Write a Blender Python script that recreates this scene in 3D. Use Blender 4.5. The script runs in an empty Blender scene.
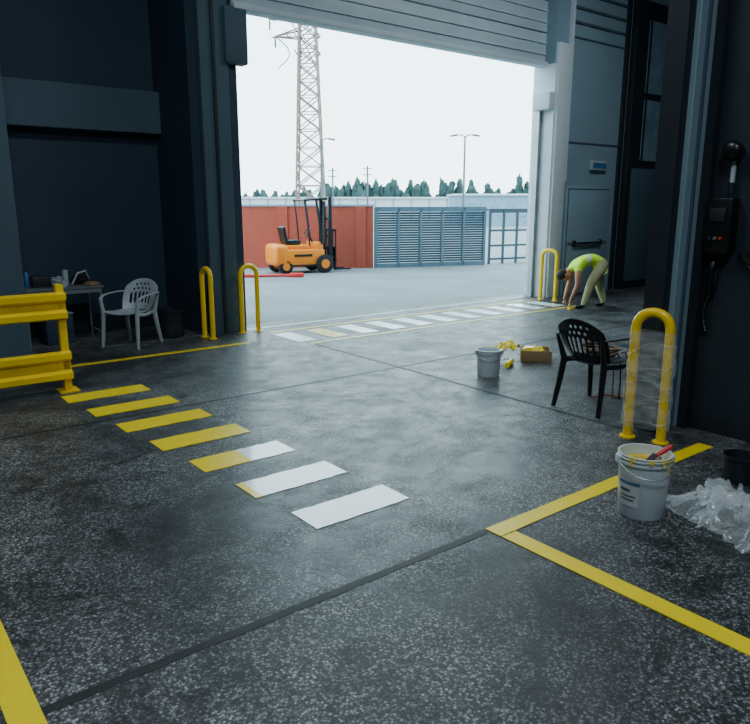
import bpy, bmesh, math, random
from mathutils import Vector, Matrix, noise, Euler
random.seed(7)
ANG=math.atan2(.618,.786)
AX,AY=-1.894,9.900
UD=(.786,.618);ND=(.618,-.786)
def W(u,w,z=0.0): return Vector((AX+UD[0]*u+ND[0]*w, AY+UD[1]*u+ND[1]*w, z))
def lin(c):
    return tuple(((x/255)/12.92 if x/255<=.04045 else (((x/255)+.055)/1.055)**2.4) for x in c)
# ---------------------------------------------------------------- materials
def mat(name,rgb,rough=.5,metal=0,var=.12,vs=4.0,bump=0.0,bs=40,alpha=1,spec=.5,coat=0,trans=0,emis=0):
    m=bpy.data.materials.new(name);m.use_nodes=True
    nt=m.node_tree;N=nt.nodes;L=nt.links;b=N['Principled BSDF']
    c=lin(rgb)
    tc=N.new('ShaderNodeTexCoord');nz=N.new('ShaderNodeTexNoise')
    nz.inputs['Scale'].default_value=vs;nz.inputs['Detail'].default_value=5
    L.new(tc.outputs['Object'],nz.inputs['Vector'])
    r=N.new('ShaderNodeValToRGB')
    r.color_ramp.elements[0].position=.3;r.color_ramp.elements[1].position=.7
    r.color_ramp.elements[0].color=(*[max(0,x*(1-var)) for x in c],1)
    r.color_ramp.elements[1].color=(*[min(1,x*(1+var)) for x in c],1)
    L.new(nz.outputs['Fac'],r.inputs['Fac']);L.new(r.outputs['Color'],b.inputs['Base Color'])
    b.inputs['Roughness'].default_value=rough;b.inputs['Metallic'].default_value=metal
    b.inputs['Alpha'].default_value=alpha;b.inputs['Specular IOR Level'].default_value=spec
    b.inputs['Coat Weight'].default_value=coat;b.inputs['Coat Roughness'].default_value=.10;b.inputs['Transmission Weight'].default_value=trans
    if emis:
        b.inputs['Emission Color'].default_value=(*c,1);b.inputs['Emission Strength'].default_value=emis
    if bump:
        n2=N.new('ShaderNodeTexNoise');n2.inputs['Scale'].default_value=bs;n2.inputs['Detail'].default_value=4
        L.new(tc.outputs['Object'],n2.inputs['Vector'])
        bp=N.new('ShaderNodeBump');bp.inputs['Strength'].default_value=bump;bp.inputs['Distance'].default_value=.02
        L.new(n2.outputs['Fac'],bp.inputs['Height']);L.new(bp.outputs['Normal'],b.inputs['Normal'])
    return m
def floor_mat():
    m=bpy.data.materials.new('terrazzo_floor');m.use_nodes=True
    nt=m.node_tree;N=nt.nodes;L=nt.links;b=N['Principled BSDF']
    tc=N.new('ShaderNodeTexCoord')
    def vor(scale):
        v=N.new('ShaderNodeTexVoronoi');v.inputs['Scale'].default_value=scale;L.new(tc.outputs['Object'],v.inputs['Vector']);return v
    def noi(scale,det=6,ro=.6,dist=0):
        n=N.new('ShaderNodeTexNoise');n.inputs['Scale'].default_value=scale;n.inputs['Detail'].default_value=det;n.inputs['Roughness'].default_value=ro;n.inputs['Distortion'].default_value=dist
        L.new(tc.outputs['Object'],n.inputs['Vector']);return n
    def ramp(src,els):
        r=N.new('ShaderNodeValToRGB');e=r.color_ramp.elements
        while len(e)<len(els): e.new(.5)
        for i,(p,c) in enumerate(els):
            e[i].position=p;e[i].color=(*c,1) if len(c)==3 else c
        L.new(src,r.inputs['Fac']);return r
    def mul(a,bb,f=1,mode='MULTIPLY'):
        x=N.new('ShaderNodeMix');x.data_type='RGBA';x.blend_type=mode;x.inputs[0].default_value=f
        L.new(a,x.inputs[6]);L.new(bb,x.inputs[7]);return x.outputs[2]
    v=vor(90);sp=N.new('ShaderNodeSeparateColor');L.new(v.outputs['Color'],sp.inputs['Color'])
    g=lambda x:(x*.96,x,x*1.0)
    base=ramp(sp.outputs['Red'],[(0,g(.04)),(.42,g(.07)),(.62,g(.13)),(.84,g(.24)),(1,g(.36))])
    edge=ramp(v.outputs['Distance'],[(0.0,(1,1,1)),(.42,(1,1,1)),(.62,(.30,.31,.32)),(1,(.28,.28,.28))])
    col=mul(base.outputs['Color'],edge.outputs['Color'])
    st=noi(.62,9,.66,.6);s1=ramp(st.outputs['Fac'],[(.38,(.22,.23,.25)),(.49,(.80,.82,.84)),(.62,(1.4,1.4,1.4))])
    col=mul(col,s1.outputs['Color'])
    st2=noi(2.6,9,.72,1.0);s2=ramp(st2.outputs['Fac'],[(.37,(.22,.23,.25)),(.50,(1,1,1))])
    col=mul(col,s2.outputs['Color'])
    L.new(col,b.inputs['Base Color'])
    rn=noi(3.5,10,.75,.3);rr=ramp(rn.outputs['Fac'],[(.35,(.40,.40,.40)),(.62,(.60,.60,.60))])
    L.new(rr.outputs['Color'],b.inputs['Roughness']);b.inputs['Specular IOR Level'].default_value=.55
    cw=ramp(st2.outputs['Fac'],[(.40,(.30,.30,.30)),(.56,(.04,.04,.04))]);L.new(cw.outputs['Color'],b.inputs['Coat Weight']);b.inputs['Coat Roughness'].default_value=.24
    bp=N.new('ShaderNodeBump');bp.inputs['Strength'].default_value=.6;bp.inputs['Distance'].default_value=.005
    L.new(sp.outputs['Green'],bp.inputs['Height']);L.new(bp.outputs['Normal'],b.inputs['Normal'])
    bp2=N.new('ShaderNodeBump');bp2.inputs['Strength'].default_value=.3;bp2.inputs['Distance'].default_value=.004
    L.new(sp.outputs['Green'],bp2.inputs['Height']);L.new(bp2.outputs['Normal'],b.inputs['Coat Normal'])
    return m
def brick_mat():
    m=bpy.data.materials.new('red_brick');m.use_nodes=True
    nt=m.node_tree;N=nt.nodes;L=nt.links;b=N['Principled BSDF']
    tc=N.new('ShaderNodeTexCoord');mp=N.new('ShaderNodeMapping');mp.inputs['Rotation'].default_value=(math.pi/2,0,0)
    br=N.new('ShaderNodeTexBrick');br.inputs['Scale'].default_value=4
    br.inputs['Color1'].default_value=(*lin((178,80,60)),1);br.inputs['Color2'].default_value=(*lin((170,75,58)),1)
    br.inputs['Mortar'].default_value=(*lin((168,82,64)),1);br.inputs['Mortar Size'].default_value=.008
    L.new(tc.outputs['Object'],mp.inputs['Vector']);L.new(mp.outputs['Vector'],br.inputs['Vector'])
    L.new(br.outputs['Color'],b.inputs['Base Color']);b.inputs['Roughness'].default_value=.9
    return m
M_floor=floor_mat()
M_yard=mat('yard_concrete',(122,125,128),.75,var=.20,vs=.6,bump=.15)
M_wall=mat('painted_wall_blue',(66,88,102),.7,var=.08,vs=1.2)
M_walld=mat('wall_blue_darkened',(36,56,74),.7,var=.10,vs=1.2)  # wall blue darkened in colour so the left recess stays dark under the fill
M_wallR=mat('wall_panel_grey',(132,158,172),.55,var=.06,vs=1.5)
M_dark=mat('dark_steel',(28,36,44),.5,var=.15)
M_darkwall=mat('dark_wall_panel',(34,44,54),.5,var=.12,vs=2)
M_jamb=mat('jamb_white',(205,218,225),.6,var=.05)
M_head=mat('door_panel_light',(190,208,216),.5,var=.05)
M_ceil=mat('ceiling_metal',(90,100,108),.7)
M_yel=mat('yellow_powdercoat',(250,208,6),.35,var=.06,coat=.3)
M_yelp=mat('yellow_floor_paint',(255,222,0),.35,var=.04,vs=9,bump=.10,bs=25,coat=.35)
M_whip=mat('white_floor_paint',(252,253,253),.35,var=.02,vs=9,bump=.10,bs=25,coat=.9)
M_yelo=mat('yellow_floor_paint_worn',(225,195,30),.4,var=.35,vs=20,coat=.2)
M_whio=mat('white_floor_paint_thin',(225,228,225),.4,var=.12,vs=14,coat=.3)
M_blk=mat('black_plastic',(12,14,17),.35)
M_rub=mat('black_rubber',(20,20,22),.8)
M_whtp=mat('white_plastic',(165,175,182),.4)
M_bkt=mat('bucket_plastic',(205,216,224),.35,var=.04)
M_met=mat('galvanised_steel',(150,160,165),.4,metal=.7)
M_red=mat('red_plastic',(205,40,35),.45)
M_blue=mat('blue_label',(60,110,160),.5)
M_or=mat('orange_paint',(242,128,5),.4,var=.05)
M_film=mat('clear_plastic_film',(225,234,238),.12,alpha=.26,spec=.9)
M_film2=mat('thin_film_wrap',(230,238,242),.15,alpha=.18,spec=.8)
M_joint=mat('joint_sealant',(30,32,35),.6,var=.6,vs=9)
M_fence=mat('fence_slats_blue_grey',(44,66,80),.6,var=.1)
M_fencel=mat('fence_frame_grey',(84,106,118),.6)
M_tree=mat('tree_leaves',(44,68,66),.9,var=.4,vs=1.5)
M_whiteb=mat('white_roof',(190,198,202),.8)
M_bluegb=mat('bluegrey_cladding',(118,144,162),.8)
M_pyl=mat('pylon_steel',(128,110,104),.7)
M_pole=mat('pole_grey',(84,92,98),.6)
M_skin=mat('skin',(180,130,100),.6)
M_hiv=mat('hi_vis_fabric',(190,235,40),.7,var=.08)
M_kha=mat('khaki_fabric',(176,174,130),.85,var=.12,vs=10)
M_hair=mat('dark_hair',(25,20,18),.7)
M_refl=mat('reflective_tape',(200,205,208),.4)
M_brick=brick_mat()
M_wood=mat('table_top',(90,98,102),.5)
M_card=mat('cardboard',(150,120,85),.8)
M_fill=mat('fill_panel_glow',(235,245,255),.5,emis=3)  # glowing face of the added fill lights
M_glass=mat('dusty_window_glass',(110,140,156),.2,var=.2,vs=3)
# ---------------------------------------------------------------- builder
class Mb:
    def __init__(s): s.bm=bmesh.new();s.m=[]
    def mi(s,m):
        if m not in s.m: s.m.append(m)
        return s.m.index(m)
    def box(s,c,d,m,rot=None,bev=0,seg=2):
        M=Matrix.Translation(c)@(Euler(rot).to_matrix().to_4x4() if rot else Matrix())@Matrix.Diagonal((*d,1))
        r=bmesh.ops.create_cube(s.bm,size=1,matrix=M);vs=r['verts'];i=s.mi(m)
        fs={f for v in vs for f in v.link_faces}
        for f in fs:f.material_index=i
        if bev:
            es=list({e for v in vs for e in v.link_edges})
            bmesh.ops.bevel(s.bm,geom=es,offset=bev,segments=seg,affect='EDGES',profile=.5)
    def bb(s,x0,x1,y0,y1,z0,z1,m,bev=0): s.box(((x0+x1)/2,(y0+y1)/2,(z0+z1)/2),(abs(x1-x0),abs(y1-y0),abs(z1-z0)),m,bev=bev)
    def hb(s,u0,u1,w0,w1,z0,z1,m,bev=0): s.bb(u0,u1,-w1,-w0,z0,z1,m,bev)
    def tube(s,pts,r,m,n=10,r2=None,up=(0,0,1),cap=True):
        pts=[Vector(p) for p in pts];k=len(pts);i=s.mi(m)
        ra=r if isinstance(r,(list,tuple)) else [r]*k
        rb=ra if r2 is None else (r2 if isinstance(r2,(list,tuple)) else [r2]*k)
        rings=[];prev=None
        for j,p in enumerate(pts):
            t=(pts[min(j+1,k-1)]-pts[max(j-1,0)]).normalized()
            if prev is None:
                u=Vector(up)
                if abs(u.dot(t))>.95:u=Vector((1,0,0))
                x=(u-t*u.dot(t)).normalized()
            else:
                x=(prev-t*prev.dot(t)).normalized()
            prev=x;y=t.cross(x)
            rings.append([s.bm.verts.new(p+x*math.cos(a)*rb[j]+y*math.sin(a)*ra[j]) for a in [2*math.pi*q/n for q in range(n)]])
        for j in range(k-1):
            for q in range(n):
                f=s.bm.faces.new((rings[j][q],rings[j][(q+1)%n],rings[j+1][(q+1)%n],rings[j+1][q]));f.material_index=i
        if cap:
            for rg in (rings[0][::-1],rings[-1]):
                f=s.bm.faces.new(rg);f.material_index=i
    def lathe(s,prof,m,c=(0,0,0),n=36):
        i=s.mi(m);rings=[]
        for r,z in prof:
            rings.append([s.bm.verts.new((c[0]+r*math.cos(2*math.pi*q/n),c[1]+r*math.sin(2*math.pi*q/n),c[2]+z)) for q in range(n)])
        for j in range(len(prof)-1):
            for q in range(n):
                f=s.bm.faces.new((rings[j][q],rings[j][(q+1)%n],rings[j+1][(q+1)%n],rings[j+1][q]));f.material_index=i
        for rg in (rings[0][::-1],rings[-1]):
            f=s.bm.faces.new(rg);f.material_index=i
    def ball(s,c,d,m,rot=None,sub=3,nz=0,ns=3):
        r=bmesh.ops.create_icosphere(s.bm,subdivisions=sub,radius=1);i=s.mi(m)
        R=Euler(rot).to_matrix() if rot else Matrix.Identity(3)
        for v in r['verts']:
            co=v.co.copy()
            if nz: co*=1+nz*noise.noise(co*ns+Vector(c)*3.1)
            v.co=Vector(c)+R@Vector((co.x*d[0],co.y*d[1],co.z*d[2]))
        for f in {f for v in r['verts'] for f in v.link_faces}:f.material_index=i
    def grid(s,fn,nu,nv,m,hole=None):
        i=s.mi(m);V=[[s.bm.verts.new(fn(a/nu,b/nv)) for b in range(nv+1)] for a in range(nu+1)]
        for a in range(nu):
            for b in range(nv):
                if hole and hole(a,b):continue
                f=s.bm.faces.new((V[a][b],V[a+1][b],V[a+1][b+1],V[a][b+1]));f.material_index=i
    def done(s,name,loc=(0,0,0),rz=0,parent=None,smooth=True,hall=False):
        me=bpy.data.meshes.new(name)
        bmesh.ops.recalc_face_normals(s.bm,faces=s.bm.faces)
        if smooth:
            for f in s.bm.faces:f.smooth=True
            for e in s.bm.edges:
                if len(e.link_faces)==2 and e.calc_face_angle(0)>math.radians(38):e.smooth=False
        s.bm.to_mesh(me);s.bm.free()
        for m in s.m:me.materials.append(m)
        o=bpy.data.objects.new(name,me);bpy.context.scene.collection.objects.link(o)
        if hall: loc=(AX,AY,0);rz=ANG
        if parent is None or not hall:
            o.location=loc;o.rotation_euler=(0,0,rz)
        if parent:o.parent=parent
        return o
def empty(name,loc=(0,0,0),rz=0):
    e=bpy.data.objects.new(name,None);e.location=loc;e.rotation_euler=(0,0,rz);e.empty_display_size=.2
    bpy.context.scene.collection.objects.link(e);return e
# ---------------------------------------------------------------- room shell
ZC=7.2
b=Mb();b.hb(-9,14,-.35,13,-.25,0,M_floor);b.hb(-2.8,-.62,-1.2,-.35,-.25,0,M_floor);b.done('floor',hall=True,smooth=False)
b=Mb();b.hb(-9,14,-1.6,13,ZC,ZC+.2,M_ceil)
for i in range(6):b.hb(-9,14,1+i*2.2,1.25+i*2.2,ZC-.4,ZC,M_dark)
b.done('ceiling',hall=True,smooth=False)
b=Mb() # wall_front : left return, recess, post, header, right part
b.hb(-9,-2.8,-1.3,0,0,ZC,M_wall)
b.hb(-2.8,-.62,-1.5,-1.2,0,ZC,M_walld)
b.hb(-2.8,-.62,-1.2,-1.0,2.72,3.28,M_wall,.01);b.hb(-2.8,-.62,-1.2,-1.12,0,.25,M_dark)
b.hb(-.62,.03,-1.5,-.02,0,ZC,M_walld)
b.hb(.03,6.3,-.35,0.0,4.5,ZC,M_wallR)
b.hb(6.3,14,-.12,.33,0,ZC,M_wallR)
b.done('wall_front',hall=True,smooth=False)
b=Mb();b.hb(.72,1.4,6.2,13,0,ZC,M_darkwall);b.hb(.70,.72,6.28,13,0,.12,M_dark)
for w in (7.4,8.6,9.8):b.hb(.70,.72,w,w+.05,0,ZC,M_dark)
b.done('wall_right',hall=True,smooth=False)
b=Mb();b.hb(-9,14,12.8,13,0,ZC,M_wall);b.done('wall_back',hall=True,smooth=False)
b=Mb();b.hb(-9.2,-9,-1,13,0,ZC,M_wall);b.done('wall_left',hall=True,smooth=False)
b=Mb();b.hb(13.8,14,.33,13,0,ZC,M_wall);b.done('wall_far_right',hall=True,smooth=False)
# column at the end of the right wall
b=Mb();b.hb(.43,.70,5.95,6.2,0,ZC,M_wallR,.008);b.hb(.34,.43,6.0,6.16,0,ZC,M_dark);b.hb(.52,.545,6.2,6.22,0,ZC,M_wall);b.hb(.64,.715,6.2,6.27,0,ZC,M_dark)
b.done('steel_column',hall=True,smooth=False)
# left door post trim
b=Mb();b.hb(-.5,-.10,-.02,.10,0,ZC,M_wall,.01);b.hb(-.10,.03,-.02,.06,0,4.35,M_walld);b.hb(-.16,.17,-.02,.16,3.55,4.25,M_wall,.03);b.hb(-.34,-.30,.10,.13,0,ZC,M_dark)
b.done('trim_1',hall=True)
# right jamb
b=Mb();b.hb(6.26,6.34,-.12,.38,0,4.25,M_jamb,.008);b.hb(6.3,6.66,.33,.42,0,4.6,M_jamb,.01);b.hb(6.1,6.26,.0,.4,3.45,3.75,M_jamb,.02);b.hb(6.18,6.26,.02,.12,0,3.45,M_met)
b.done('trim_2',hall=True)
# sectional roll-up door header
b=Mb()
for i in range(5):
    z=4.27+i*.54
    b.hb(-.02,6.5,0.02,.10,z,z+.52,M_head,.012)
    b.hb(-.02,6.5,.10,.125,z+.15,z+.17,M_head);b.hb(-.02,6.5,.10,.125,z+.34,z+.36,M_head)
b.hb(-.02,6.4,-.05,.16,4.22,4.30,M_jamb,.01)
b.done('sectional_door',hall=True)
# side door
b=Mb();W0=.335
b.hb(6.76,8.22,W0,W0+.05,0,2.12,M_wallR,.006);b.hb(6.84,8.14,W0+.05,W0+.075,.02,2.04,M_wallR,.006)
b.hb(6.84,8.14,W0+.075,W0+.09,1.0,1.04,M_met);b.hb(7.0,7.9,W0+.10,W0+.14,.98,1.05,M_dark,.01);b.hb(7.0,7.05,W0+.07,W0+.14,.96,1.07,M_dark);b.hb(7.85,7.9,W0+.07,W0+.14,.96,1.07,M_dark)
for q in(.02,2.04):b.hb(6.82,8.16,W0+.05,W0+.06,q,q+.02,M_dark)
for q in(6.83,8.14):b.hb(q,q+.02,W0+.05,W0+.06,.02,2.06,M_dark)
b.done('door_1',hall=True)
b=Mb();b.hb(7.5,8.0,.335,.40,2.42,2.60,M_whtp,.01);b.hb(7.54,7.97,.40,.405,2.46,2.56,M_blue);b.done('exit_sign',hall=True)
b=Mb()
b.hb(8.42,8.5,.33,.40,0,ZC,M_dark)
for z in(2.9,4.75):b.hb(6.66,8.45,.33,.345,z,z+.03,M_wall)
b.hb(6.66,6.72,.33,.4,2.2,ZC,M_jamb)
for z in(5.0,5.25,5.5,5.75):b.hb(6.75,8.4,.33,.36,z,z+.04,M_wall)
b.done('trim_3',hall=True,smooth=False)
# dark tall framed door with windows
b=Mb();b.hb(8.62,10.9,.33,.46,0,5.7,M_dark,.01)
for z0,z1 in ((2.65,3.85),(3.98,5.35)):
    b.hb(9.05,10.3,.46,.475,z0,z1,M_glass);
    for q in (9.05,9.66,10.26):b.hb(q,q+.04,.475,.5,z0,z1,M_dark)
b.hb(8.75,10.4,.46,.48,.15,2.5,M_wall,.01)
b.done('door_2',hall=True)
# ---------------------------------------------------------------- floor markings
def stripe(b,u0,u1,w0,w1,m,sk=0,z=.004,jit=.005):
    i=b.mi(m);n=max(14,int(abs(u1-u0)*8))
    ed=[]
    for a in range(n+1):ed.append((u0+(u1-u0)*a/n,w0+random.uniform(-jit,jit)))
    for a in range(n,-1,-1):ed.append((u0+(u1-u0)*a/n+sk,w1+random.uniform(-jit,jit)))
    vs=[b.bm.verts.new((p[0],-p[1],z)) for p in ed];f=b.bm.faces.new(vs);f.material_index=i
    lo=[b.bm.verts.new((p[0],-p[1],.0005)) for p in ed]
    for k in range(len(vs)):
        f=b.bm.faces.new((vs[k],lo[k],lo[(k+1)%len(vs)],vs[(k+1)%len(vs)]));f.material_index=i
b=Mb()
for i in range(7):
    u0=-3.04+.061*i;L=.76-.014*i;w0=2.18+.583*i
    if i<4:stripe(b,u0,u0+L,w0,w0+.27,M_yelp)
    elif i==4:
        stripe(b,u0,u0+.36,w0,w0+.27,M_yelp);stripe(b,u0+.36,u0+L,w0,w0+.27,M_whip)
    elif i==5:
        stripe(b,u0,u0+.05,w0,w0+.27,M_yelp);stripe(b,u0+.05,u0+L,w0,w0+.27,M_whip)
    else:stripe(b,u0,u0+L,w0,w0+.27,M_whip)
b.done('pedestrian_crossing',hall=True,smooth=False)
b=Mb()
for i in range(11):
    u0=.15+i*.53
    m=M_whio if i in(0,) else (M_yelo if i in (1,) else (M_whip if i<6 or i>8 else M_whio))
    stripe(b,u0,u0+.27,.58,1.28,m)
b.done('pedestrian_crossing',hall=True,smooth=False)
def line(u0,u1,w0,w1,m=M_yelp):
    b=Mb();stripe(b,u0,u1,w0,w1,m,jit=.003);b.done('yellow_floor_line',hall=True,smooth=False)
line(-1.94,.38,6.52,6.63);line(-1.94,-1.83,6.64,10.5);line(-4.34,-4.23,5.5,10.5)
line(-4.2,-.4,.86,.96,M_yelo);line(.2,5.9,.40,.47,M_yelo);line(.2,5.9,1.42,1.48,M_yelo)
b=Mb();stripe(b,-9,-1.96,6.515,6.56,M_joint,z=.0015,jit=.004);stripe(b,-9,6,3.165,3.195,M_joint,z=.0015,jit=.003);stripe(b,.22,.26,1.5,6.0,M_joint,z=.0018,jit=.002)
stripe(b,-2,14,-.02,.06,M_met,z=.003,jit=.001)
b.done('floor_joint',hall=True,smooth=False)
# ---------------------------------------------------------------- hoops
def hoop(name,p,q,h,r):
    p=Vector(p);q=Vector(q);c=(p+q)/2;dd=(q-p);wd=dd.length;ang=math.atan2(dd.y,dd.x)
    b=Mb();x=wd/2;R=min(x,.12);pts=[(-x,0,0),(-x,0,h*.5),(-x,0,h-R)]
    for a in range(1,8):
        t=math.pi/2*a/8;pts.append((-x+R-R*math.cos(t),0,h-R+R*math.sin(t)))
    pts.append((-x+R,0,h))
    pts+=[(-a,0,c2) for a,_,c2 in pts[::-1]][(1 if R>=x-1e-4 else 0):]
    b.tube(pts,r,M_yel,14)
    for s in(-1,1):b.lathe([(r*1.7,0),(r*1.7,.012),(r*1.1,.014)],M_yel,(s*x,0,0),16)
    return b.done(name,loc=(c.x,c.y,0),rz=ang)
hoop('hoop_guard',W(-.66,.16),W(-.64,.38),.93,.033)
hoop('hoop_guard',W(-.12,.22),W(.12,.24),.93,.033)
hoop('hoop_guard',W(6.0,.5),W(6.05,.8),.93,.035)
H4=hoop('hoop_guard',W(.10,6.10),W(.16,6.34),.98,.036)
# film wrapped around the near hoop
b=Mb()
def fw(a,c):
    t=a*2*math.pi;z=.10+.74*c;rr=Vector((math.cos(t)*.172,math.sin(t)*.060,z))
    k=noise.fractal(Vector((rr.x*9,rr.y*9,z*7)),1,2,3);rr.x*=1+.10*k+.06*(1-c);rr.y*=1+.5*k;return rr
b.grid(fw,60,50,M_film2)
for k in range(6):
    z=.2+k*.1;pts=[]
    for a in range(25):
        t=a/24*2*math.pi;pts.append((math.cos(t)*.172,math.sin(t)*.060,z+.06*math.sin(t+k*1.7)+.02*math.sin(3*t)))
    b.tube(pts,.0025,M_film,5,cap=False)
b.done('plastic_wrap',parent=H4)
# ---------------------------------------------------------------- barrier
b=Mb()
def beam(z0,z1):
    pr=[(0,z0),(.05,z0+.02),(.05,z0+.07),(.0,z0+.10),(.0,z1-.10),(.05,z1-.07),(.05,z1-.02),(0,z1)]
    i=b.mi(M_yel);u0,u1=-5.5,-2.88
    A=[b.bm.verts.new((u0,-(2.03+p[0]),p[1])) for p in pr];B=[b.bm.verts.new((u1,-(2.03+p[0]),p[1])) for p in pr]
    A2=[b.bm.verts.new((u0,-(2.02+p[0]),p[1])) for p in pr];B2=[b.bm.verts.new((u1,-(2.02+p[0]),p[1])) for p in pr]
    for k in range(7):
        for X,Y in((A,B),(A2,B2)):
            f=b.bm.faces.new((X[k],X[k+1],Y[k+1],Y[k]));f.material_index=i
        f=b.bm.faces.new((B[k],B[k+1],B2[k+1],B2[k]));f.material_index=i
    for P,Q,R_,S in((A[0],B[0],B2[0],A2[0]),(A[7],B[7],B2[7],A2[7])):
        f=b.bm.faces.new((P,Q,R_,S));f.material_index=i
beam(.70,.96);beam(.12,.40)
for u in(-2.92,-4.6):
    b.hb(u-.035,u+.035,1.94,2.03,0,1.03,M_yel,.008);b.hb(u-.09,u+.09,1.89,2.08,0,.015,M_yel)
b.done('safety_barrier',hall=True)
# ---------------------------------------------------------------- monobloc chair (faces +x)
def chair(name,loc,rz,m):
    root=empty(name,loc,rz)
    def part(b,n,sol=0,sub=0):
        o=b.done(n,parent=root)
        if sol:
            s=o.modifiers.new('s','SOLIDIFY');s.thickness=sol;s.offset=0
        if sub:
            s=o.modifiers.new('d','SUBSURF');s.levels=sub;s.render_levels=sub
        return o
    b=Mb()
    def seat(a,c):
        x=-.20+a*.43;y=(c-.5)*(.40+.08*a)
        z=.43-.02*math.sin(a*math.pi)-.03*max(0,a-.85)/.15*.6-.01*math.cos((c-.5)*math.pi)+.04*abs(c-.5)**2*2+.015*a
        return (x,y,z)
    b.grid(seat,16,12,m,hole=lambda a,c:(a in(5,7,9) and 3<=c<=8 and c%2==1));part(b,'seat',.009,1)
    b=Mb()
    def back(a,c): # a across, c up
        y=(a-.5)*(.40+.10*math.sin(c*2.2));top=.82-.10*(abs(a-.5)*2)**2.4
        z=.43+(top-.43)*c;x=-.20-.15*c+.10*(abs(a-.5)*2)**2*(1-.25*c)-.0
        return(x,y,z)
    def hl(a,c):
        if c in(3,4,5,6,7) and a%2==1 and 2<a<15:return True
        if c==9 and a%2==0 and 3<a<14:return True
        if c==11 and a%2==1 and 4<a<13:return True
        return False
    b.grid(back,18,14,m,hole=hl);part(b,'backrest',.010,1)
    for k,s in enumerate((-1,1)):
        b=Mb()
        b.tube([(-.27,s*.245,.655),(-.16,s*.275,.660),(0,s*.290,.655),(.13,s*.288,.645),(.21,s*.272,.615),(.225,s*.262,.57)],[.016,.024,.028,.028,.024,.02],m,12,r2=[.009]*6)
        b.tube([(.222,s*.262,.60),(.215,s*.245,.44),(.235,s*.25,.2),(.255,s*.26,0)],[.02,.030,.026,.020],m,10,r2=[.014,.022,.02,.017],up=(1,0,0))
        part(b,'armrest_%d'%(k+1))
        b=Mb()
        b.tube([(-.28,s*.235,.66),(-.20,s*.21,.43),(-.235,s*.225,.2),(-.275,s*.24,0)],[.016,.034,.028,.022],m,10,r2=[.012,.024,.022,.018],up=(1,0,0))
        b.tube([(-.20,s*.205,.415),(.02,s*.23,.40),(.215,s*.243,.425)],.012,m,8,r2=.022)
        part(b,'leg_%d'%(k+1))
    return root
chair('plastic_chair',(1.96,6.00,0),ANG-.05,M_blk)
chair('plastic_chair',(W(-1.62,.10).x,W(-1.62,.10).y,0),ANG+math.radians(215),M_whtp)
# cables on the black chair
b=Mb()
for k in range(7):
    pts=[];r=.09+.012*k
    for a in range(41):
        t=a/40*2*math.pi*1.6+k
        pts.append((.03+r*math.cos(t)+.02*math.sin(3*t),r*1.1*math.sin(t),.465+.012*k+.012*math.sin(2*t+k)))
    b.tube(pts,.007,M_rub if k%3 else M_card,7)
pts=[(.1,.05,.50),(.22,.0,.49),(.29,-.02,.40),(.30,-.03,.2),(.31,-.02,.02),(.36,.05,.01),(.45,-.1,.01),(.38,-.28,.01),(.2,-.3,.01)]
b.tube(pts,.007,M_rub,7);b.tube([(p[0]-.02,p[1]+.06,p[2]+.003) for p in pts],.006,M_card,7)
b.tube([(p[0]-.01,-p[1]-.12,p[2]+.003) for p in pts],.006,M_red,7)
b.done('coiled_cable',loc=(1.96,6.00,0),rz=ANG-.05)
# ---------------------------------------------------------------- buckets
def bucket(name,loc,R,H,label,paint):
    root=empty(name,loc)
    b=Mb()
    b.lathe([(R*.86,0),(R*.88,.005),(R*.97,H*.86),(R*1.03,H*.865),(R*1.03,H*.90),(R*.98,H*.905),(R*.985,H*.93),(R*1.04,H*.935),(R*1.04,H*.955),(R*.99,H*.96),(R,H*.985),(R*1.03,H*.99),(R*1.03,H),(R*.95,H),(R*.93,H*.9),(R*.90,H*.72),(.001,H*.72)],M_bkt)
    b.lathe([(R*.925,H*.84),(R*.2,H*.845),(.002,H*.845)],paint)
    for s in(-1,1):b.box((s*R*1.04,0,H*.90),(.025,.05,.05),M_bkt,bev=.006)
    pts=[(R*1.08*math.cos(math.pi*q/16),-R*1.15*math.sin(math.pi*q/16),H*.9-math.sin(math.pi*q/16)*R*.5) for q in range(17)]
    b.tube(pts,.003,M_met,6)
    if label:
        def lr(c):return R*(.88+.09*c/.86)+.003
        def lb(a0,a1,z0,z1,m,e=0):
            b.grid(lambda a,c:((lr(z0+(z1-z0)*c)+e)*math.cos(math.radians(a0+(a1-a0)*a)),(lr(z0+(z1-z0)*c)+e)*math.sin(math.radians(a0+(a1-a0)*a)),H*(z0+(z1-z0)*c)),10,3,m)
        lb(-172,-118,.20,.62,M_refl);lb(-172,-118,.56,.60,M_blue,.002)
        lb(-166,-140,.44,.48,M_wall,.002);lb(-166,-126,.36,.38,M_wall,.002);lb(-166,-130,.30,.32,M_wall,.002)
        for k,(a0,l) in enumerate(((-60,.22),(-75,.10),(-35,.16),(-140,.12),(-100,.07))):
            lb(a0,a0+5,.99-l,.99,M_yelp,.012)
            lb(a0-6,a0+12,.975,1.0,M_yelp,.012)
    b.done('pail',parent=root);return root
BK=bucket('paint_bucket',(1.55,3.80,0),.146,.37,True,M_yelo)
bucket('paint_bucket',(1.19,7.16,0),.13,.28,False,M_whtp)
b=Mb() # brush in the bucket
b.tube([(0,0,.03),(.05,-.01,.06),(.085,-.015,.08)],[.012,.015,.012],M_red,10);b.box((-.03,0,0),(.03,.06,.09),M_hair,rot=(0,.9,0),bev=.005);b.box((-.008,0,.02),(.022,.062,.03),M_met,rot=(0,.9,0))
o=b.done('paint_brush',parent=BK);o.location=(.05,-.04,.335);o.rotation_euler=(0,0,.3)
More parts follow.
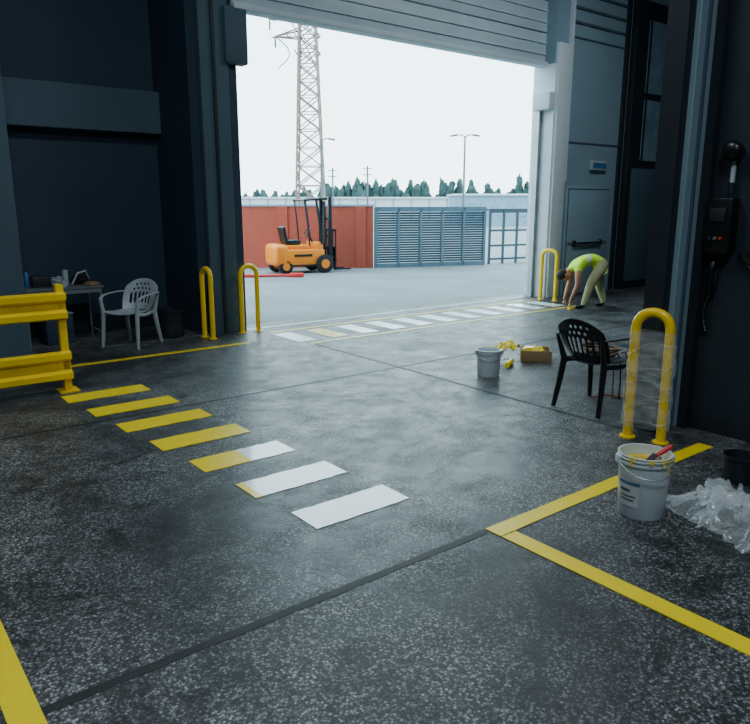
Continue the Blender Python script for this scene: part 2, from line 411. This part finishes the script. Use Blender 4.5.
# paint crate with yellow sheet
b=Mb()
b.box((0,0,.01),(.34,.30,.02),M_card,bev=.005)
for s in(-1,1):
    b.box((0,s*.145,.065),(.34,.012,.13),M_card,bev=.004);b.box((s*.165,0,.065),(.012,.30,.13),M_card,bev=.004)
b.box((0,.02,.06),(.28,.2,.08),M_blk,bev=.01);b.ball((-.03,0,.11),(.13,.11,.05),M_yelp,nz=.3)
b.done('paint_crate',loc=(1.86,7.93,0),rz=-.15)
b=Mb()
def cr(a,c):
    x=(a-.5)*.30;y=(c-.5)*.28;z=.13+.10*noise.fractal(Vector((x*9,y*9,1.3)),1,2,4)-.6*(x*x+y*y)
    return(x,y,max(.006,z+.03))
b.grid(cr,26,22,M_yelp);o=b.done('yellow_rag',loc=(1.48,7.93,0),rz=.3);md=o.modifiers.new('s','SOLIDIFY');md.thickness=.006
b=Mb();b.tube([(-.12,0,.03),(.12,0,.03)],.03,M_yelp,14);b.tube([(.12,0,.03),(.17,0,.03),(.17,.06,.04),(.03,.08,.05),(.03,.22,.06)],.006,M_met,8);b.tube([(.03,.2,.06),(.03,.34,.07)],.014,M_red,10)
b.done('paint_roller',loc=(1.50,7.62,0),rz=1.2)
# plastic film heap
b=Mb()
def fm(a,c):
    x=(a-.5)*.50;y=(c-.5)*.98;e=max(0,1-(abs(a-.5)*2)**3)*max(0,1-(abs(c-.5)*2)**3)
    n1=noise.fractal(Vector((x*9,y*9,.3)),1,2,6);n2=noise.fractal(Vector((x*9,y*9,7.3)),1,2,5)
    z=.012+e*(.07+.17*abs(n1)+.07*n2)
    return(x+.09*n2,y+.09*n1,max(.006,z))
b.grid(fm,80,110,M_film);b.done('plastic_sheet',loc=(2.06,3.58,0),rz=.30)
b=Mb();b.lathe([(.085,0),(.09,.005),(.105,.16),(.112,.165),(.112,.18),(.10,.18),(.09,.03),(.002,.03)],M_dark,n=24);b.done('paint_pot',loc=(2.36,4.27,0))
# ---------------------------------------------------------------- table with stuff
T=W(-2.28,-.62)
TB=empty('folding_table',(T.x,T.y,0),ANG)
b=Mb();b.box((0,0,.72),(.98,.58,.03),M_wood,bev=.006)
for sx in(-1,1):
    for sy in(-1,1):b.tube([(sx*.45,sy*.26,0),(sx*.45,sy*.26,.71)],.016,M_met,8)
    b.tube([(sx*.45,-.26,.12),(sx*.45,.26,.12)],.012,M_met,8)
b.box((0,.27,.68),(.9,.02,.05),M_met);b.box((0,-.27,.68),(.9,.02,.05),M_met)
b.done('top_and_legs',parent=TB)
b=Mb()
b.box((-.2,0,.07),(.22,.16,.14),M_dark,bev=.01);b.tube([(.1,0,0),(.1,0,.2)],.035,M_whtp,14);b.ball((.3,.05,.06),(.12,.09,.06),M_rub,nz=.4)
b.tube([(.15,-.1,.02),(.22,-.12,.16),(.34,-.05,.18),(.42,.05,.02)],.012,M_whtp,8);b.box((-.02,-.1,.03),(.15,.1,.06),M_whtp,bev=.008)
b.lathe([(.03,0),(.035,.09),(.03,.09),(.028,.01),(.001,.01)],M_whtp,(.02,-.2,0),16);b.tube([(-.34,.1,0),(-.34,.1,.16),(-.34,.1,.19)],[.03,.03,.012],M_blue,12)
b.box((.38,-.14,.02),(.16,.12,.04),M_card,rot=(0,0,.4),bev=.004);b.ball((.05,.14,.05),(.1,.07,.055),M_whtp,nz=.5)
o=b.done('tools_and_bottles',parent=TB);o.location=(0,0,.735)
b=Mb();b.box((0,0,.19),(.34,.3,.38),M_walld,bev=.01);b.box((0,0,.39),(.36,.32,.02),M_whtp,bev=.006);b.done('storage_box',loc=(*W(-2.35,-.62)[:2],0),rz=ANG+.1)
b=Mb();b.lathe([(.15,0),(.155,.01),(.19,.36),(.205,.365),(.205,.39),(.18,.39),(.17,.05),(.002,.05)],M_dark,n=28);b.done('waste_bin',loc=(*W(-1.02,-.1)[:2],0))
# ---------------------------------------------------------------- wall-mounted kit on right wall (face u=.72)
def onwall(w,z): p=W(.72,w);return(p.x,p.y,z)
b=Mb()
b.box((-.06,0,0),(.12,.20,.40),M_blk,bev=.012);b.box((-.125,0,.08),(.01,.12,.1),M_dark,bev=.003)
for k,mm in enumerate((M_red,M_met,M_dark)):b.tube([(-.12,-.04+.04*k,-.09),(-.14,-.04+.04*k,-.09)],.011,mm,12)
b.done('control_box',loc=onwall(6.38,1.60),rz=ANG)
b=Mb();b.tube([(0,0,0),(-.05,0,0),(-.09,0,0)],[.055,.06,.075],M_blk,20);b.ball((-.10,0,0),(.03,.065,.065),M_blk)
b.tube([(-.04,0,-.02),(-.04,0,-.16)],.014,M_met,10);b.tube([(-.04,0,-.10),(-.04,0,-.22)],.018,M_whtp,10);b.tube([(-.04,0,-.22),(-.04,0,-.30)],.02,M_dark,10)
b.done('alarm_horn',loc=onwall(6.42,2.13),rz=ANG)
b=Mb();b.tube([(-.03,0,.12),(-.055,0,.08),(-.05,0,0),(-.055,0,-.08),(-.03,0,-.12)],[.03,.028,.02,.028,.03],M_blk,14)
pts=[]
for a in range(160):
    t=a/159;pts.append((-.04+.012*math.cos(a*.9),.012*math.sin(a*.9)+.03*math.sin(t*3.1),-.12-.28*t))
b.tube(pts,.004,M_blk,5);b.tube([(-.03,0,.12),(-.02,.0,.16)],.006,M_blk,6)
b.box((-.012,0,0),(.024,.07,.12),M_dark,bev=.004)
b.done('intercom_handset',loc=onwall(6.34,1.20),rz=ANG)
b=Mb()
for k in range(4):
    y0=-.02*k;b.tube([(-.03,-.02+y0,.0),(-.05,-.08+y0,-.08-.03*k),(-.05,-.14+y0,-.10-.05*k),(-.04,-.24+y0,-.02),(-.03,-.30,.15)],.008,M_blk,8)
b.tube([(-.02,-.3,-1.0),(-.02,-.3,3)],.016,M_met,8)
b.done('wall_cables',loc=onwall(6.50,1.42),rz=ANG)
# ---------------------------------------------------------------- exterior
b=Mb();b.hb(-160,-2.8,-160,-.35,-.25,-.002,M_yard);b.hb(-2.8,-.62,-160,-1.2,-.25,-.002,M_yard);b.hb(-.62,160,-160,-.35,-.25,-.002,M_yard);b.done('yard_ground',hall=True,smooth=False)
b=Mb();b.box((0,0,.86),(9.3,.22,1.72),M_brick)
for k in range(5):b.box((-4.5+k*2.2,-.13,.86),(.28,.06,1.72),M_brick)
b.box((0,0,1.74),(9.35,.28,.05),M_wallR);b.done('brick_wall',loc=(-4.7,20.2,0),smooth=False)
def louv(name,p,q,h,n):
    p=Vector((*p,0));q=Vector((*q,0));L=(q-p).length;a=math.atan2((q-p).y,(q-p).x);b=Mb()
    for k in range(n+1):b.bb(L*k/n-.035,L*k/n+.035,-.05,.05,0,h,M_fencel)
    b.bb(0,L,-.05,.05,h-.12,h+.02,M_fencel);b.bb(0,L,-.05,.05,0,.12,M_fencel)
    z=.16
    while z<h-.12:
        b.box((L/2,0,z),(L,.02,.055),M_fence,rot=(.3,0,0));z+=.068
    b.done(name,loc=p,rz=a,smooth=False)
louv('slatted_fence',(.02,20.1),(3.25,21.2),1.68,5)
b=Mb() # open gate frame
L=2.0
for x in(0,.5,1.0,1.5,2.0):b.bb(x-.03,x+.03,-.03,.03,0,1.6,M_fence)
for z in(.15,.55,1.0,1.55):b.bb(0,L,-.025,.025,z-.03,z+.03,M_fence)
b.bb(0,L,.0,.5,1.58,1.64,M_fence)
b.done('metal_gate',loc=(3.45,21.4,0),rz=.45,smooth=False)
b=Mb();b.bb(-22,30,0,8,0,2.45,M_whiteb);b.bb(-22,30,-.3,8.3,2.45,2.62,M_whiteb)
for k in range(26):b.bb(-22+2*k,-21.9+2*k,-.1,0,0,2.4,M_bluegb)
b.done('warehouse_building',loc=(0,80,0),smooth=False)
b=Mb();b.bb(0,8,0,6,0,2.55,M_bluegb);b.bb(-.2,8.2,-.2,6.2,2.55,2.7,M_whiteb)
for k in range(5):b.bb(.6+1.5*k,1.6+1.5*k,-.05,0,.8,1.9,M_glass)
b.done('office_building',loc=(7.0,62,0),smooth=False)
b=Mb()
x=-22.
while x<36:
    px=375+x/110*717
    h=(3.9+random.random()*1.2) if (325<px<430) else (2.9+random.random()*.9)
    if 440<px<468: h=4.8
    for k in range(3):b.ball((x+random.uniform(-.5,.5),random.uniform(-1,1),h*.55+k*.35*h*.4),(.9-.2*k,.9,h*.32),M_tree,sub=2,nz=.6,ns=2.5)
    b.tube([(x,0,0),(x,0,h*.5)],.15,M_tree,6)
    x+=random.uniform(.8,1.6)
for X,h in((22,6.2),(17.2,4.9),(23.2,5.2)):
    for k in range(4):b.ball((X,0,h*.3+k*h*.18),(1.1-.22*k,1,h*.2),M_tree,sub=2,nz=.6,ns=2.5)
    b.tube([(X,0,0),(X,0,h*.5)],.15,M_tree,6)
b.done('tree_row',loc=(0,110,0))
# pylon
b=Mb();Hh=17.4
def wd(z): return 1.18-.60*(z/Hh)
zs=[0];
while zs[-1]<Hh-.6: zs.append(zs[-1]+1.35*wd(zs[-1])+.1)
for s in((-1,-1),(1,-1),(1,1),(-1,1)):
    b.tube([(s[0]*wd(z),s[1]*wd(z),z) for z in (0,Hh)],.085,M_pyl,4)
cs=[(-1,-1),(1,-1),(1,1),(-1,1)]
for a,z in enumerate(zs[:-1]):
    z2=zs[a+1]
    for k in range(4):
        p,q=cs[k],cs[(k+1)%4]
        b.tube([(p[0]*wd(z),p[1]*wd(z),z),(q[0]*wd(z2),q[1]*wd(z2),z2)],.05,M_pyl,4)
        b.tube([(q[0]*wd(z),q[1]*wd(z),z),(p[0]*wd(z2),p[1]*wd(z2),z2)],.05,M_pyl,4)
        b.tube([(p[0]*wd(z),p[1]*wd(z),z),(q[0]*wd(z),q[1]*wd(z),z)],.04,M_pyl,4)
for z,Lm in((16.0,3.1),(14.7,2.7),(13.4,.9)):
    for s in(-1,1):
        for y in(-.45,.45):
            b.tube([(s*.5,y,z),(s*(Lm if s<0 else 1.0),0,z+.1)],.06,M_pyl,4);b.tube([(s*.5,y,z+.7),(s*(Lm if s<0 else 1.0),0,z+.1)],.06,M_pyl,4)
    for q in(.8,1.4,2.0,2.6):
        if q<Lm:b.tube([(-q,0,z),(-q-.3,0,z+.6-.2*q)],.05,M_pyl,4)
    b.tube([(-Lm+.1,0,z),(-Lm+.1,0,z-.7)],.07,M_dark,5)
pts=[(-2.6+1.9*math.sin(t*1.5)*.6,-.2,14.8-t*1.2) for t in [q/8*2 for q in range(9)]]
b.tube(pts,.04,M_dark,4)
b.tube([(-1.5,0,16.2),(-.2,.2,14.2),(.6,0,12.5)],.04,M_dark,4)
b.done('transmission_tower',loc=(-5.35,60,0))
def lamp(name,X,Y,h,arm):
    b=Mb();b.tube([(0,0,0),(0,0,h*.5),(0,0,h)],[.10,.08,.06],M_pole,8)
    for s in arm:
        b.tube([(0,0,h-.05),(s*.35,0,h+.08),(s*.55,0,h+.06)],.04,M_pole,6);b.box((s*.75,0,h+.03),(.5,.2,.12),M_pole,rot=(0,s*.15,0),bev=.03)
    b.done(name,loc=(X,Y,0))
lamp('street_lamp',6.15,50,6.35,(-1,1));lamp('street_lamp',-3.7,50,6.1,(1,))
for X,h in((-4.5,5.6),(-.8,5.8)):
    b=Mb();b.tube([(0,0,0),(0,0,h)],.09,M_pole,6)
    for z in(h-.3,h-.9):b.tube([(-.5,0,z),(.5,0,z)],.05,M_pole,5)
    b.done('utility_pole',loc=(X,77,0))
# ---------------------------------------------------------------- forklift (forward = +x)
F=empty('forklift',(-2.02,18.75,0),math.radians(28))
b=Mb();b.box((-.05,0,.42),(1.25,.86,.40),M_or,bev=.05);b.box((-.62,0,.48),(.38,.88,.56),M_or,bev=.12,seg=4);b.box((-.1,0,.66),(.7,.6,.14),M_or,bev=.04);b.box((.45,0,.55),(.18,.80,.5),M_or,bev=.04);b.box((0,0,.24),(1.1,.80,.12),M_blk);b.box((-.05,-.44,.47),(.5,.01,.06),M_blk)
b.done('chassis',parent=F)
b=Mb();b.box((-.22,0,.80),(.42,.42,.12),M_blk,bev=.04);b.box((-.44,0,1.0),(.10,.42,.42),M_blk,rot=(0,-.2,0),bev=.04)
b.done('seat',parent=F)
b=Mb();b.tube([(.42,0,.75),(.25,0,1.02)],.025,M_blk,8);pts=[(.25+.06*math.cos(a),.15*math.sin(a),1.04+.12*math.cos(a)) for a in [math.pi*2*q/16 for q in range(17)]];b.tube(pts,.014,M_blk,6);b.done('steering_wheel',parent=F)
b=Mb()
for s in(-1,1):
    b.tube([(.50,s*.40,.75),(.44,s*.40,1.3),(.36,s*.38,1.88)],.035,M_blk,6);b.tube([(.16,s*.38,.7),(.12,s*.38,1.3),(.06,s*.38,1.86)],.022,M_blk,6)
    b.tube([(.02,s*.38,1.87),(.66,s*.38,1.92)],.03,M_blk,6)
for k in range(6):b.tube([(.04+.11*k,-.38,1.88+.007*k),(.04+.11*k,.38,1.88+.007*k)],.016,M_blk,6)
b.done('overhead_guard',parent=F)
b=Mb()
for s in(-1,1):
    b.box((.78,s*.30,1.03),(.10,.08,1.88),M_blk,bev=.01);b.box((.84,s*.22,1.0),(.06,.06,1.7),M_dark,bev=.01)
for z in(.3,.95,1.4,1.92):b.box((.80,0,z),(.08,.62,.08),M_blk,bev=.01)
b.tube([(.76,0,.2),(.76,0,1.7)],.05,M_dark,10);b.tube([(.76,.12,.2),(.76,.12,1.5)],.02,M_blk,8)
b.box((.90,0,.32),(.04,.80,.08),M_blk);b.box((.90,0,.62),(.04,.80,.08),M_blk);b.box((.90,0,1.1),(.04,.80,.05),M_blk)
for y in(-.38,-.19,0,.19,.38):b.box((.90,y,.75),(.03,.03,.7),M_blk)
for s in(-1,1):b.box((.95,s*.22,.35),(.04,.1,.6),M_blk);b.box((1.17,s*.22,.06),(.46,.1,.035),M_blk)
b.done('mast',parent=F)
def wheel(n,x,y,r,w):
    b=Mb();b.tube([(x,y-w/2,r),(x,y-w*.4,r),(x,y+w*.4,r),(x,y+w/2,r)],[r*.88,r,r,r*.88],M_rub,24);b.tube([(x,y-w/2-.008,r),(x,y+w/2+.008,r)],r*.5,M_or,18);b.done(n,parent=F)
wheel('wheel_1',.55,-.42,.24,.16);wheel('wheel_2',.55,.42,.24,.16);wheel('wheel_3',-.52,-.36,.19,.14);wheel('wheel_4',-.52,.36,.19,.14)
b=Mb();b.tube([(-1,0,.035),(-.5,.1,.035),(0,-.05,.035),(.5,.08,.035),(1.0,0,.035)],.035,M_red,8);b.box((.9,0,.05),(.35,.2,.1),M_red,bev=.02);b.box((-.3,-.1,.04),(.5,.12,.07),M_red,bev=.02)
b.done('red_hose',loc=(-2.85,17.5,-.002))
# ---------------------------------------------------------------- worker
WK=empty('worker',(3.80,12.15,0),.05)
sk=[];ed=[];rad=[];lab=[]
def J(p,r,l,par=None,r2=None):
    sk.append(p);rad.append((r,r2 or r));lab.append(l)
    if par is not None:ed.append((par,len(sk)-1))
    return len(sk)-1
pel=J((.10,0,.80),.15,'t',r2=.13)
sp1=J((-.04,0,.84),.15,'v',pel,.12);sp2=J((-.20,0,.81),.17,'v',sp1,.12);ch=J((-.33,0,.74),.155,'v',sp2,.11);nk=J((-.43,0,.67),.06,'s',ch);hd=J((-.50,0,.60),.06,'s',nk)
tips=[]
for s in(-1,1):
    sh=J((-.34,s*.17,.70),.075,'v',ch);ua=J((-.36,s*.21,.56),.06,'s',sh);el=J((-.36,s*.22,.42),.047,'s',ua);fa=J((-.40,s*.20,.30),.042,'s',el)
    wr=J((-.44,s*.17,.17),.030,'s',fa);pm=J((-.455,s*.165,.11),.036,'s',wr,.02);tips.append((-.46,s*.165,.09))
    if s<0:
        hp=J((.09,-.10,.74),.125,'t',pel);kn=J((-.10,-.14,.45),.085,'t',hp);cf=J((-.14,-.14,.30),.075,'t',kn);an=J((-.20,-.14,.10),.06,'t',cf);ft=J((-.22,-.14,.045),.045,'b',an);to=J((-.36,-.15,.035),.038,'b',ft,.035)
    else:
        hp=J((.12,.10,.74),.125,'t',pel);kn=J((.12,.14,.44),.085,'t',hp);cf=J((.17,.14,.30),.075,'t',kn);an=J((.24,.14,.11),.06,'t',cf);ft=J((.24,.14,.045),.045,'b',an);to=J((.10,.15,.035),.038,'b',ft,.035)
def skin(verts,edges,rads,root=0,lv=2):
    me=bpy.data.meshes.new('sk');me.from_pydata(verts,edges,[]);o=bpy.data.objects.new('sk',me);bpy.context.scene.collection.objects.link(o)
    md=o.modifiers.new('sk','SKIN');md.use_smooth_shade=True
    for i,v in enumerate(me.skin_vertices[0].data):
        v.radius=rads[i];v.use_root=(i==root)
    ss=o.modifiers.new('ss','SUBSURF');ss.levels=lv;ss.render_levels=lv
    dg=bpy.context.evaluated_depsgraph_get();dg.update()
    m2=bpy.data.meshes.new_from_object(o.evaluated_get(dg));bpy.data.objects.remove(o);return m2
me=skin(sk,ed,rad)
me.materials.clear()
for m in(M_kha,M_hiv,M_skin,M_blk,M_refl):me.materials.append(m)
idx={'t':0,'v':1,'s':2,'b':3}
for p in me.polygons:
    c=p.center;best=9;bl='t'
    for a,bq in ed:
        A_,B_=Vector(sk[a]),Vector(sk[bq]);t=max(0,min(1,(c-A_).dot(B_-A_)/(B_-A_).length_squared));dd=(c-(A_+(B_-A_)*t)).length/max(rad[bq][0],.03)
        if dd<best:best=dd;bl=lab[bq]
    p.material_index=idx[bl];p.use_smooth=True
    if bl=='v' and abs(c.x+.16)<.022:p.material_index=4
o=bpy.data.objects.new('body',me);bpy.context.scene.collection.objects.link(o);o.parent=WK
for hi,(tx,ty,tz) in enumerate(tips):
    vs=[];rs=[]
    for k,(dy,l) in enumerate(((-.028,.062),(-.010,.070),(.010,.066),(.027,.054))):
        n0=len(vs);vs+=[(tx+.0,ty+dy*.8,tz+.01),(tx-.012,ty+dy,tz-l*.45),(tx+.004,ty+dy,tz-l*.85),(tx+.018,ty+dy,tz-l*1.1)];rs+=[(.010,.010),(.009,.009),(.008,.008),(.007,.007)]
        m3=skin(vs[n0:],[(0,1),(1,2),(2,3)],rs[n0:],lv=1);m3.materials.clear();m3.materials.append(M_skin)
        oo=bpy.data.objects.new('hand_%d_finger_%d'%(hi+1,k+1),m3);bpy.context.scene.collection.objects.link(oo);oo.parent=WK
    sg=1 if ty<0 else -1
    m3=skin([(tx+.0,ty+sg*.025,tz+.025),(tx+.02,ty+sg*.045,tz-.005),(tx+.03,ty+sg*.045,tz-.035)],[(0,1),(1,2)],[(.012,.012),(.010,.010),(.008,.008)],lv=1);m3.materials.clear();m3.materials.append(M_skin)
    oo=bpy.data.objects.new('hand_%d_thumb'%(hi+1),m3);bpy.context.scene.collection.objects.link(oo);oo.parent=WK
b=Mb();b.ball((0,0,0),(.095,.075,.115),M_skin);b.ball((-.03,0,-.07),(.06,.052,.055),M_skin);b.ball((-.10,0,-.02),(.02,.013,.022),M_skin,sub=2)
for s in(-1,1):
    b.ball((-.085,s*.03,.01),(.013,.014,.009),M_whtp,sub=2);b.ball((-.096,s*.03,.01),(.005,.006,.006),M_blk,sub=2);b.ball((0,s*.077,-.01),(.018,.010,.03),M_skin,sub=2)
b.box((-.088,0,-.068),(.012,.04,.008),M_red,bev=.003);b.ball((.018,0,.028),(.093,.083,.108),M_hair,nz=.05)
h=b.done('head',loc=(-.53,0,.575),parent=WK);h.rotation_euler=(0,math.radians(-115),0)
b=Mb();b.lathe([(.03,0),(.055,0),(.055,.03),(.03,.03),(.03,.0)],M_yel,(-.44,-.165,.0),20);b.done('tape_roll',parent=WK)
# ---------------------------------------------------------------- fill lights added overhead, out of view, to brighten the interior
def fill_light(u,w,e,sz=(2.5,.6)):
    p=W(u,w,ZC-.5);R=empty('added_fill_light',p,ANG)
    b=Mb();b.box((0,0,.08),(sz[0]+.1,sz[1]+.1,.12),M_met,bev=.02);b.box((0,0,.01),(sz[0],sz[1],.02),M_fill);b.done('fill_housing',parent=R)
    l=bpy.data.lights.new('tube','AREA');l.shape='RECTANGLE';l.size=sz[0];l.size_y=sz[1];l.energy=e;l.color=(.82,.94,1)
    o=bpy.data.objects.new('tube',l);o.location=(0,0,-.02);o.parent=R;bpy.context.scene.collection.objects.link(o)
fill_light(-4,9.5,230);fill_light(-3,4.5,130);fill_light(4.5,4.0,170)
# ---------------------------------------------------------------- world + camera
w=bpy.data.worlds.new('sky');bpy.context.scene.world=w;w.use_nodes=True
N=w.node_tree.nodes;L=w.node_tree.links;bg=N['Background']
tc=N.new('ShaderNodeTexCoord');sx=N.new('ShaderNodeSeparateXYZ');r=N.new('ShaderNodeValToRGB')
L.new(tc.outputs['Generated'],sx.inputs[0]);L.new(sx.outputs['Z'],r.inputs['Fac'])
e=r.color_ramp.elements;e[0].position=0;e[0].color=(.80,.97,1,1);e[1].position=.5;e[1].color=(.54,.84,.95,1)
L.new(r.outputs['Color'],bg.inputs['Color']);bg.inputs['Strength'].default_value=6.0
cd=bpy.data.cameras.new('camera');cd.lens=33.6;cd.sensor_width=36;cd.clip_end=500
co=bpy.data.objects.new('camera',cd);co.location=(0,0,1.75);co.rotation_euler=(math.pi/2-math.atan(157/700),0,0)
bpy.context.scene.collection.objects.link(co);bpy.context.scene.camera=co
